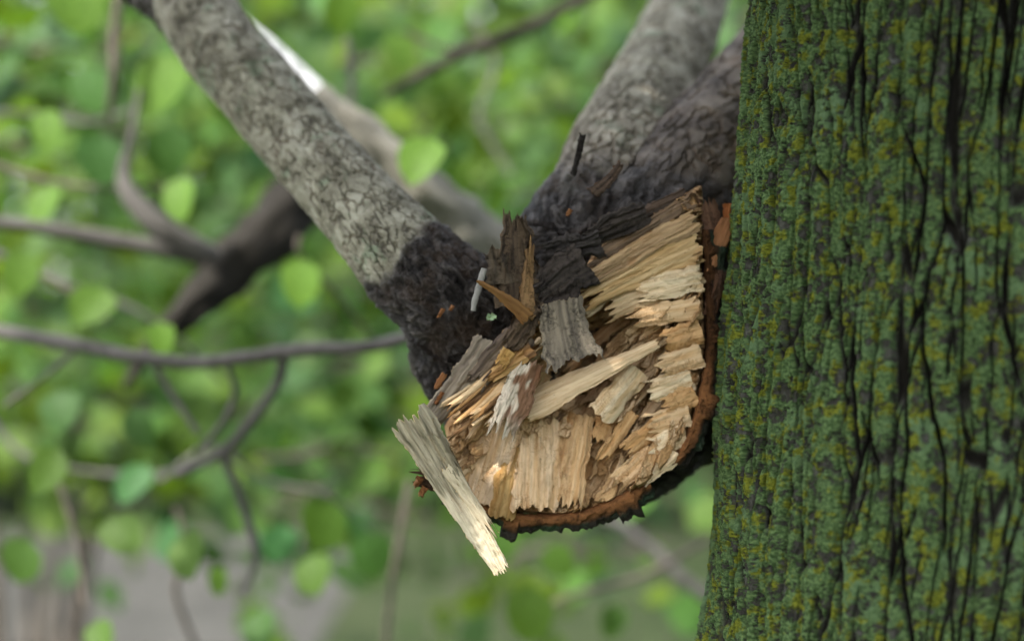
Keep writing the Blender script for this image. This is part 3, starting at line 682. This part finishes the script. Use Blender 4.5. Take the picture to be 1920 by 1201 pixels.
# a loose bark flap over the hollow and a bark chip standing up on the top edge
def flap(name, root, tip, wr, wt, th, c1, c2, label, **k):
    return piece(name, root, tip, wr, wt, th, c1, c2, label=label, **k)
flap('bark_flap', (1050,560,70), (1080,690,92), 80, 112, 20, (.33,.275,.205), (.08,.068,.058), 'grey square bark flap hanging over the hollow', rag=.20, fib=.7, step=1.2, ns=54, ntt=40, side=(.44,.33,.20), sr=.16, mat=M_RIM, lift=-8, bend=.03)
flap('bark_chip', (975,580,62), (965,388,34), 96, 44, 26, (.15,.105,.066), (.05,.036,.027), 'brown bark chip standing up on the top edge', rag=.14, fib=1.2, step=8, ns=60, ntt=26, sr=.30, mat=M_RIM)
piece('bark_chip', (942,535,60), (932,455,40), 56, 40, 24, (.12,.09,.06), (.05,.04,.03), rag=.3, fib=3, step=6, mat=M_RIM, sr=.35)
piece('bark_chip', (984,600,74), (994,440,50), 30, 14, 16, (.36,.22,.10), (.16,.09,.045), rag=.3, fib=3, step=3, sr=.5, mat=M_RIM, ns=40)
piece('bark_chip', (1108,362,20), (1166,302,10), 24, 12, 10, (.13,.085,.06), (.07,.05,.04), rag=.1, fib=1.5, step=1, bend=.08, mat=M_RIM)
piece('bark_chip', (1074,330,-70), (1094,250,-62), 9, 13, 10, (.03,.026,.024), rag=.1, fib=1.5, step=1, mat=M_RIM)
piece('bark_chip', (1105,490,44), (990,570,56), 84, 70, 24, (.085,.068,.058), (.026,.022,.02), rag=.25, fib=4, step=8, ns=54, ntt=30, sr=.35, mat=M_RIM)
piece('bark_chip', (1130,450,24), (1005,485,34), 60, 44, 20, (.07,.06,.055), (.026,.022,.02), rag=.3, fib=4, step=8, ns=44, ntt=20, sr=.4, mat=M_RIM)
piece('bark_chip', (1215,395,0), (1090,450,22), 46, 40, 18, (.075,.06,.05), (.03,.025,.022), rag=.3, fib=4, step=8, ns=44, ntt=20, sr=.4, mat=M_RIM)
piece('bark_chip', (1010,575,66), (945,660,66), 50, 40, 20, (.16,.11,.07), (.05,.035,.025), rag=.3, fib=4, step=7, ns=34, ntt=18, sr=.4, mat=M_RIM)
# red-brown living wood and orange shreds in the crevice beside the trunk
piece('bark_chip', (880,905,4), (764,893,14), 56, 30, 24, (.13,.075,.045), (.05,.033,.024), rag=.35, fib=3, step=6, ns=40, ntt=18, sr=.4, mat=M_RIM)
piece('inner_bark', (1322,362,-40), (1352,494,-46), 48, 26, 20, (.24,.13,.08), (.13,.07,.045), rag=.25, ragr=.2, fib=1.2, step=2, ns=40, ntt=20, sr=.3, roll=.5, mat=M_RIM)
piece('inner_bark', (1366,408,-30), (1326,510,-10), 34, 22, 16, (.42,.20,.09), (.26,.11,.045), rag=.3, fib=3, step=4, ns=30, ntt=10)
piece('inner_bark', (1368,380,-60), (1372,440,-50), 26, 26, 14, (.38,.14,.045), rag=.3, fib=3, step=3)
piece('inner_bark', (1350,505,-20), (1330,600,-12), 36, 26, 20, (.11,.055,.03), (.05,.03,.02), rag=.3, fib=4, step=6)
for (x, y, L, wd) in [(826,588,20,8),(846,578,10,7),(824,716,34,13),(822,748,28,8),(1066,399,14,9),(945,672,34,30),(782,905,24,14),(792,922,20,14)]:
    zz_ = {945: 74, 1066: -14, 826: 36, 846: 36, 824: 42, 822: 44}.get(x, 24)
    piece('inner_bark', (x+L*.3, y-L*.5, zz_), (x-L*.3, y+L*.5, zz_+8), wd, wd*.7, 8, (.27,.125,.05) if x != 945 else (.62,.40,.15), rag=.35, fib=2.5, step=3, ns=14, ntt=8)

# ---- the ring of bark round the lower and right edge of the break
def bark_rim():
    path = np.array([(868,905),(900,938),(960,962),(1020,968),(1080,962),(1130,946),(1180,922),(1232,888),(1278,838),(1302,780),(1318,715),(1326,650),(1326,580),(1322,500),(1322,430)], float)
    c = catmull(path, 26); n = len(c); t = np.gradient(c, axis=0); t /= np.linalg.norm(t, axis=1)[:, None]; nr = np.stack([-t[:, 1], t[:, 0]], 1)
    nr *= np.sign((nr*(c-np.array([1080, 650]))).sum(1))[:, None]
    u = np.arange(n)
    jag = 4*perlin(st3(u*.09, 1.5, 2))+13*np.round(1.4*perlin(st3(u*.03, 7.5, 2)))*.7+2.5*perlin(st3(u*.3, 3.5, 2))
    th_ = 17+9*perlin(st3(u*.014, 2.5, 6))+jag*.4
    prof = [(-5, -30, 0), (-3, -4, 0), (1, 5, 0), (.35, 8, 0), (.7, 6, 0), (1.0, 2, .1), (1.22, -4, 1), (1.55, -10, 1), (1.75, -18, 1), (1.7, -40, 1), (1.4, -75, 1), (.8, -120, 1)]
    rows = []; cols = []
    for k, (f, zo, dk) in enumerate(prof):
        jj = th_+jag*(.9 if dk else .25)
        off = f if k < 3 else f*jj
        if k in (0, 1): off = f
        p = c+nr*(np.asarray(off)*np.ones(n))[:, None]
        zb = dish(c[:, 0], c[:, 1])+4
        nz = 4*fbm(st3(p[:, 0]*.045, p[:, 1]*.045, k*.8), 3)
        rows.append(Qv(p[:, 0]+nz*.8, p[:, 1]+nz*.6, zb+zo+nz*1.3))
        o = np.array([.25, .108, .040]); d = np.array([.035, .030, .024]); gm = np.array([.05, .085, .05])
        moss = np.clip(fbm(st3(p[:, 0]*.02, p[:, 1]*.02, 3), 2)*1.6+.15, 0, 1)[:, None]
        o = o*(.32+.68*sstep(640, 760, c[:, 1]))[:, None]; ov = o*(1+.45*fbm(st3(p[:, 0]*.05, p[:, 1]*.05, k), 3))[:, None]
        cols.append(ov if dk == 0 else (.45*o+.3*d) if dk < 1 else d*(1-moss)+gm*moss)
    m = len(prof)
    # refine across
    A = np.stack(rows, 1); Cc = np.stack(cols, 1); fine = 5
    ii = np.linspace(0, m-1, (m-1)*fine+1); i0 = np.minimum(ii.astype(int), m-2); fr = (ii-i0)[None, :, None]
    V = A[:, i0]*(1-fr)+A[:, i0+1]*fr; C2 = Cc[:, i0]*(1-fr)+Cc[:, i0+1]*fr
    V = V+.0006*fbm(V*420, 3)[..., None]*np.array([.6, -1, .6])
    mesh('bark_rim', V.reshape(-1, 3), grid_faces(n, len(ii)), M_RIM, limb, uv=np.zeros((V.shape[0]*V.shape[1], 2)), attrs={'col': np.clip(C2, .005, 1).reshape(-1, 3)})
bark_rim()
# loose things lying on the limb
mb = MB(); tube(mb, [np.r_[Q(908,503,62), .0019], np.r_[Q(899,535,58), .0022], np.r_[Q(891,560,60), .0020], np.r_[Q(887,582,58), .0019]], 8, 8, .3, 3, (.30, .29, .27), 120)
tag(mb.build('twig', M_TWIG, loc=Q(899,545,60)), 'short white twig resting on the black bark beside the brown spike', 'twig')
mb = MB()
for k in range(5):
    a = k*1.3; shard(mb, (921, 594, 58), (921+11*math.cos(a), 594+7*math.sin(a), 62+3*math.sin(a*2)), 8, 6, 3, (.42, .60, .36), (.35, .5, .3), ns=8, ntt=6, fib=.8, step=0)
tag(mb.build('lichen_flake', M_WOOD, loc=Q(921,594,58)), 'tiny pale green lichen flake lying at the edge of the dark bark', 'lichen')

# ------------------------------------------------------------------ branches and leaves behind
def px_pts(l): return [np.r_[P(a, b, d), r*d*K] for a, b, d, r in l]
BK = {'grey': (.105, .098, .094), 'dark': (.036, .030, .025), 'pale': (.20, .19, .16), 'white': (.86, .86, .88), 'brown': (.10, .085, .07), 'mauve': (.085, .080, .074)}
HERO = []
def hero_leaf(parent, px, py, r, d, bright=1.0, teal=0.0, mat=None):
    """one broad leaf seen nearly face on"""
    n = np.array([random.uniform(-.45, .35), -.8, random.uniform(-.1, .55)]); n /= np.linalg.norm(n)
    a = np.array([random.uniform(-.6, .6), 0, -1.0]); a -= n*(a@n); a /= np.linalg.norm(a); s = np.cross(a, n)
    size = r*2.05*d*K; c = P(px, py, d)-a*size*.45
    V = c+size*(LV[:, 0:1]*s*random.uniform(.78, 1.06)+.06*np.sin(LV[:, 1:2]*3+px)*s+LV[:, 1:2]*a+LV[:, 2:3]*n)
    bright *= 1.4; col = np.tile(np.array([bright*(1-.45*teal), bright*(1-.12*teal), bright*(1+1.2*teal)]), (len(V), 1))
    return mesh('leaf', V, LF, mat or M_LEAF, parent, uv=LUV+random.uniform(0, 9), attrs={'col': col})
def branch(name, label, lines, col, heroes=(), extra=None, group=None, leaves=0, size=.06, spread=.05, dd=.0, cat='branch', mat=None):
    o = thing(name, P(*lines[0][0][:3]), label, cat, group)
    mb = MB()
    for k, l in enumerate(lines): tube(mb, px_pts(l), 9, 12 if max(q[3] for q in l) < 30 else 28, .30, k*3.1+len(label), BK[col] if isinstance(col, str) else col, 24)
    mb.build('stem', M_TWIG, o)
    if leaves:
        cs = np.vstack([catmull(px_pts(l), 12)[:, :3] for l in lines])
        p = cs[RNG.integers(0, len(cs), leaves)]+RNG.normal(size=(leaves, 3))*spread
        leaf_cloud('foliage', p, size, mat or M_LEAF, o)
    for h_ in heroes: hero_leaf(o, *h_)
    if extra: extra(o)
    return o
branch('bare_branch', 'thin grey branch crossing level behind the left of the break with drooping side twigs',
  [[(-90,606,1.76,12),(150,648,1.72,13),(260,670,1.70,13),(370,680,1.7,12),(470,668,1.68,13),(560,656,1.66,13),(690,648,1.63,12),(790,626,1.6,12),(920,600,1.62,12)],
   [(532,668,1.67,9),(520,720,1.69,9),(470,790,1.71,9),(415,850,1.73,9),(330,890,1.75,7)],[(425,680,1.69,6),(440,735,1.7,6),(415,795,1.71,6),(365,850,1.72,4)],
   [(285,676,1.70,7),(330,750,1.71,7),(372,812,1.71,5)],[(418,850,1.73,8),(455,950,1.75,8),(480,1040,1.76,8),(455,1110,1.78,5)],[(150,648,1.72,5),(90,700,1.74,5),(10,760,1.76,4)]], 'grey',
  heroes=[(85,880,46,1.75,.62,0),(228,1000,42,1.76,.6,0),(350,1040,44,1.76,.68,0),(265,800,38,1.78,.55,.5),(300,635,34,1.8,1.1,0)])
branch('forked_bough', 'thick dark blurred bough with a mauve grey fork behind the left limb',
  [[(650,300,2.1,56),(600,340,2.08,55),(555,385,2.05,54),(450,490,2.0,46),(345,590,1.95,28),(285,650,1.93,18),(235,725,1.9,7)]], (.017,.015,.012),
  extra=lambda o: [ (lambda mb: [tube(mb, px_pts(l), 9, 20, .14, 5, BK['mauve']) for l in ([(420,500,2.0,30),(370,470,1.98,26),(300,425,1.96,24),(245,368,1.96,18),(232,320,1.97,12),(246,262,1.98,8),(262,170,2.0,5)],[(400,480,1.99,18),(340,472,1.97,17),(200,448,1.95,15),(60,425,1.93,13),(-60,412,1.92,12)])] and mb.build('fork', M_TWIG, o))(MB())])
branch('pale_bough', 'pale blurred bough running parallel behind the left limb with a bare white stretch',
  [[(578,183,1.80,40),(700,285,1.82,46),(800,372,1.84,52),(890,440,1.87,56),(990,530,1.9,60),(1080,610,1.93,60)]], 'pale',
  extra=lambda o: (lambda mb: (tube(mb, px_pts([(300,-110,1.72,28),(392,10,1.75,31),(498,108,1.78,36),(580,185,1.80,40)]), 9, 24, .1, 8, BK['white']), mb.build('painted_sunlit', M_TWIG, o)))(MB()))  # sunlight on this stretch is painted in as near-white colour
branch('bare_branch', 'thin dark branch rising to the right across the top between the two upright limbs',
  [[(1180,-50,2.25,13),(1080,5,2.22,12),(1000,48,2.2,12),(880,95,2.18,12),(800,135,2.16,10),(720,180,2.15,7)],[(880,95,2.18,6),(830,90,2.2,5),(760,60,2.22,4)]], 'dark', heroes=[(640,22,38,2.1,.95,0),(745,95,36,2.2,.85,0)])
branch('bare_twig', 'upright dark twig left of the tall left limb near the top', [[(228,-40,2.0,9),(216,60,2.0,9),(214,140,2.0,9),(200,240,2.02,6)]], 'brown',
  heroes=[(140,12,54,2.0,.95,0),(300,160,62,2.02,.95,0),(172,170,44,2.05,.75,.5),(90,245,42,2.0,1.0,0),(320,285,44,2.0,.62,.5)])
branch('bare_twig', 'short pale upright twig right of the tall left limb', [[(652,70,2.0,5),(660,170,2.0,7),(655,262,2.02,7),(650,330,2.05,7)]], 'grey', heroes=[(792,300,50,1.72,1.15,0),(690,340,34,2.1,.8,0)])
branch('leafy_twig', 'leafy twig with two bright round leaves in front of the mauve fork', [[(-40,300,2.0,6),(60,330,2.0,6),(160,350,2.0,5),(330,350,2.0,4)]], 'brown', heroes=[(80,388,44,1.95,1.0,0),(340,372,42,1.93,1.1,0),(190,300,46,1.98,.65,.6)])
branch('leafy_twig', 'leafy twig with one bright round leaf left of the dark neck of the break', [[(560,440,1.9,4),(565,480,1.9,4),(640,560,1.95,4),(700,640,2.0,3)]], 'brown', heroes=[(562,530,44,1.9,1.15,0)])
branch('leafy_twig', 'leafy twig at the left edge below the mauve fork', [[(-30,470,1.95,5),(40,500,1.95,5),(120,540,1.95,4),(200,600,1.95,3)]], 'brown', heroes=[(35,512,42,1.9,.85,0),(168,572,42,1.92,.85,0)])
branch('hanging_twig', 'drooping twig at the lower left above the path', [[(90,860,1.9,5),(120,930,1.9,6),(150,1040,1.9,6),(160,1130,1.9,7)]], 'brown', heroes=[(110,770,40,1.95,.6,.5),(190,1196,40,1.8,.7,0),(40,1050,40,1.95,.6,.2),(250,905,40,2.05,.8,.8)])
branch('hanging_twig', 'drooping dark twig behind the long hanging splinter', [[(770,900,2.0,7),(755,980,2.0,7),(735,1090,2.0,6),(720,1240,2.0,5)]], 'brown',
  heroes=[(605,985,44,1.95,.72,.1),(695,1040,42,1.95,.75,.5),(590,1075,38,1.98,.7,0),(490,1180,38,1.95,.62,.4),(410,1090,26,1.9,.8,0),(520,1020,36,2.1,.8,.9)])
branch('hanging_twig', 'thin drooping twig at the foot of the picture over the path', [[(330,950,2.0,5),(350,1030,2.0,6),(330,1110,2.02,6),(370,1220,2.05,6)]], 'brown')
branch('leafy_twig', 'leafy twig with large leaves under the break beside the trunk foot', [[(1330,1010,2.2,6),(1200,1080,2.15,6),(1060,1120,2.1,5),(960,1180,2.1,4)]], 'brown', heroes=[(990,1150,50,2.0,.72,0),(940,1010,40,2.15,.7,.2),(1050,1050,34,2.25,.7,.1),(1150,1165,32,2.3,.6,.3)])
for lab, l in [('faint thin twig slanting down from the left edge below the mauve fork', [(-40,455,2.1,5),(90,520,2.1,6),(230,570,2.12,6),(340,640,2.15,5),(420,720,2.2,3)]),
               ('faint thin twig rising from the lower left edge', [(-30,770,2.2,7),(40,850,2.2,6),(140,880,2.2,5),(300,890,2.22,5),(420,850,2.25,3)]),
               ('faint thin twig crossing below the side twigs', [(300,900,2.1,5),(400,840,2.1,6),(500,900,2.12,5),(620,930,2.15,4),(700,1000,2.2,3)]),
               ('faint upright twig right of the hanging splinter', [(1120,960,2.4,10),(1200,1010,2.4,11),(1290,1090,2.4,12),(1340,1130,2.4,12)]),
               ('faint thin twig curving over the top left corner', [(-40,210,2.2,4),(80,215,2.2,5),(170,230,2.2,4),(260,200,2.2,3)]),
               ('faint thin twig in the gap between the two upright limbs', [(880,30,2.5,4),(930,120,2.5,5),(900,220,2.5,5),(960,330,2.5,4)])]:
    branch('bare_twig', lab, [l], 'grey', group='faint bare twigs behind')
# leafy sprays farther off
SPRAYS = [('top left corner', -80, 60, 260, 130), ('top edge left of the pale bough', 420, -40, 560, 120), ('space between the two upright limbs', 640, 120, 1000, 60), ('gap beside the upper limb', 860, 260, 1080, 180),
 ('left edge at mid height', -80, 280, 240, 240), ('hollow beneath the left limb', 360, 560, 700, 520), ('gap left of the dark neck', 520, 720, 760, 680), ('space under the crossing branch', 200, 760, 560, 720),
 ('left edge under the crossing branch', -60, 720, 200, 800), ('space left of the hanging splinter', 480, 860, 740, 840), ('space below the hanging splinter', 560, 980, 900, 960), ('area under the torn end', 900, 1060, 1240, 1010),
 ('strip between upper limb and trunk', 1300, 120, 1420, 20), ('gap above the bark chip', 780, 420, 1060, 330), ('upper left behind the dark twig', 60, 120, 380, 60), ('area behind the pale bough', 500, 300, 860, 200)]
for k, (where, x0, y0, x1, y1) in enumerate(SPRAYS):
    d = 2.75+.26*(k*5 % 9)
    low = y0 > 850
    l = [[(x0, y0, d, 6), ((2*x0+x1)/3, (2*y0+y1)/3+random.uniform(-30, 30), d+.05, 6), ((x0+2*x1)/3, (y0+2*y1)/3+random.uniform(-30, 30), d+.1, 5), (x1, y1, d+.15, 3)]]
    for j in range(3):
        u = .2+.28*j; bx, by = x0+u*(x1-x0), y0+u*(y1-y0)
        l.append([(bx, by, d+.05, 4), (bx+random.uniform(-90, 90), by+random.uniform(20, 70), d+.1, 3), (bx+random.uniform(-140, 140), by+random.uniform(80, 150), d+.15, 2)])
    branch('leafy_spray', 'soft blurred spray of round green leaves in the '+where, l, 'brown', group='leafy sprays behind the broken limb', leaves=30 if low else 60, size=.074, spread=.11, mat=M_LEAF if k % 3 else M_LEAF2)
    d2 = 4.0+.3*(k*7 % 8)
    l2 = [[(x0-60, y0+30, d2, 5), ((x0+x1)/2, (y0+y1)/2-20, d2, 5), (x1+60, y1+20, d2+.1, 3)]]
    if not low or k % 2: branch('leafy_spray', 'far smaller leafed spray, much blurred, in the '+where, l2, 'brown', group='leafy sprays far behind the broken limb', leaves=36 if low else 90, size=.095, spread=.22, mat=M_LEAF2 if k % 2 else M_LEAF)

# ------------------------------------------------------------------ bushes and trees beyond the path
def bush(x, y, hgt, rad, n, label, size, mat=M_FAR, cat='bush', name='bush', base=0.0, group=None):
    o = thing(name, (x, y, 0), label, cat, group); mb = MB()
    if name == 'tree':
        tube(mb, [(x, y, 0, .20), (x+.1, y, hgt*.35, .16), (x-.1, y+.1, hgt*.7, .09), (x, y, hgt*.95, .03)], 8, 12, .1, x, BK['brown'], 3)
        for j in range(7):
            a = j*2.4; z0 = hgt*(.28+.08*j)
            tube(mb, [(x, y, z0, .06), (x+.5*rad*math.cos(a), y+.5*rad*math.sin(a), z0+.5, .04), (x+.9*rad*math.cos(a), y+.9*rad*math.sin(a), z0+.8, .015)], 5, 6, .1, j, BK['brown'], 3)
        mb.build('trunk', M_TWIG, o)
    else:
        for j in range(7):
            a = j*.9; tube(mb, [(x+.1*math.cos(a), y+.1*math.sin(a), 0, .03), (x+.4*rad*math.cos(a), y+.4*rad*math.sin(a), hgt*.5, .02), (x+.7*rad*math.cos(a), y+.7*rad*math.sin(a), hgt*.9, .008)], 5, 6, .1, j, BK['brown'], 3)
        mb.build('stems', M_TWIG, o)
    q = RNG.normal(size=(n*2, 3)); q /= np.linalg.norm(q, axis=1)[:, None]; q *= RNG.uniform(.25, 1, (n*2, 1))**.5
    p = np.array([x, y, base+(hgt-base)*.55])+q*np.array([rad, rad, (hgt-base)*.52])
    keep = fbm(p*.9+x, 3) > -.10; p = p[keep & (p[:, 2] > .05)][:n]
    leaf_cloud('crown' if name == 'tree' else 'foliage', p, size, mat, o, face=(-.3, -.7, .5), face_w=.7, tint=.5)
WHERE = ['leftmost', 'left', 'centre left', 'middle', 'centre right', 'right']
for i, (x, y, hgt, rad) in enumerate([(-4.4, 13.6, 2.6, 1.3), (-2.6, 14.4, 2.1, 1.2), (-1.0, 13.2, 2.5, 1.1), (.5, 12.6, 2.2, 1.2), (2.0, 13.4, 2.3, 1.2), (3.6, 14.0, 2.4, 1.2)]):
    bush(x, y, hgt, rad, 1500, WHERE[i]+' low blurred bush growing beyond the grey path', .11, M_FAR, group='bushes beyond the path')
bush(-1.42, 5.0, 1.42, .42, 700, 'added small dark bush imitating a shaded gap just above the path at the far left', .06, M_SHADED_GAP, base=.92)  # bush added so its dark colour imitates a shaded gap
TW = ['leftmost', 'second from left', 'third from left', 'fourth from left', 'fifth from left', 'sixth from left', 'seventh from left', 'rightmost']
for i in range(8):
    x = -7.5+2.1*i; y = 18+2.5*((i*3) % 4)
    bush(x, y, 8.5+(i*2 % 3), 2.3, 2600, TW[i]+' tall leafy tree in the blurred wood behind', .24, M_FAR if i % 2 else M_LEAF2, 'tree', 'tree', 1.2, group='trees in the wood behind')
# the far wood: one mass closing the view
n = 9000
q = np.c_[RNG.uniform(-26, 26, n), RNG.uniform(30, 36, n), RNG.uniform(0, 15, n)]
fw = leaf_cloud('far_woodland', q, .6, M_FAR, None, face=(-.2, -.8, .4), face_w=1.0, tint=.55); fw['kind'] = 'stuff'
fw['label'] = 'far green woodland seen as one soft mass'
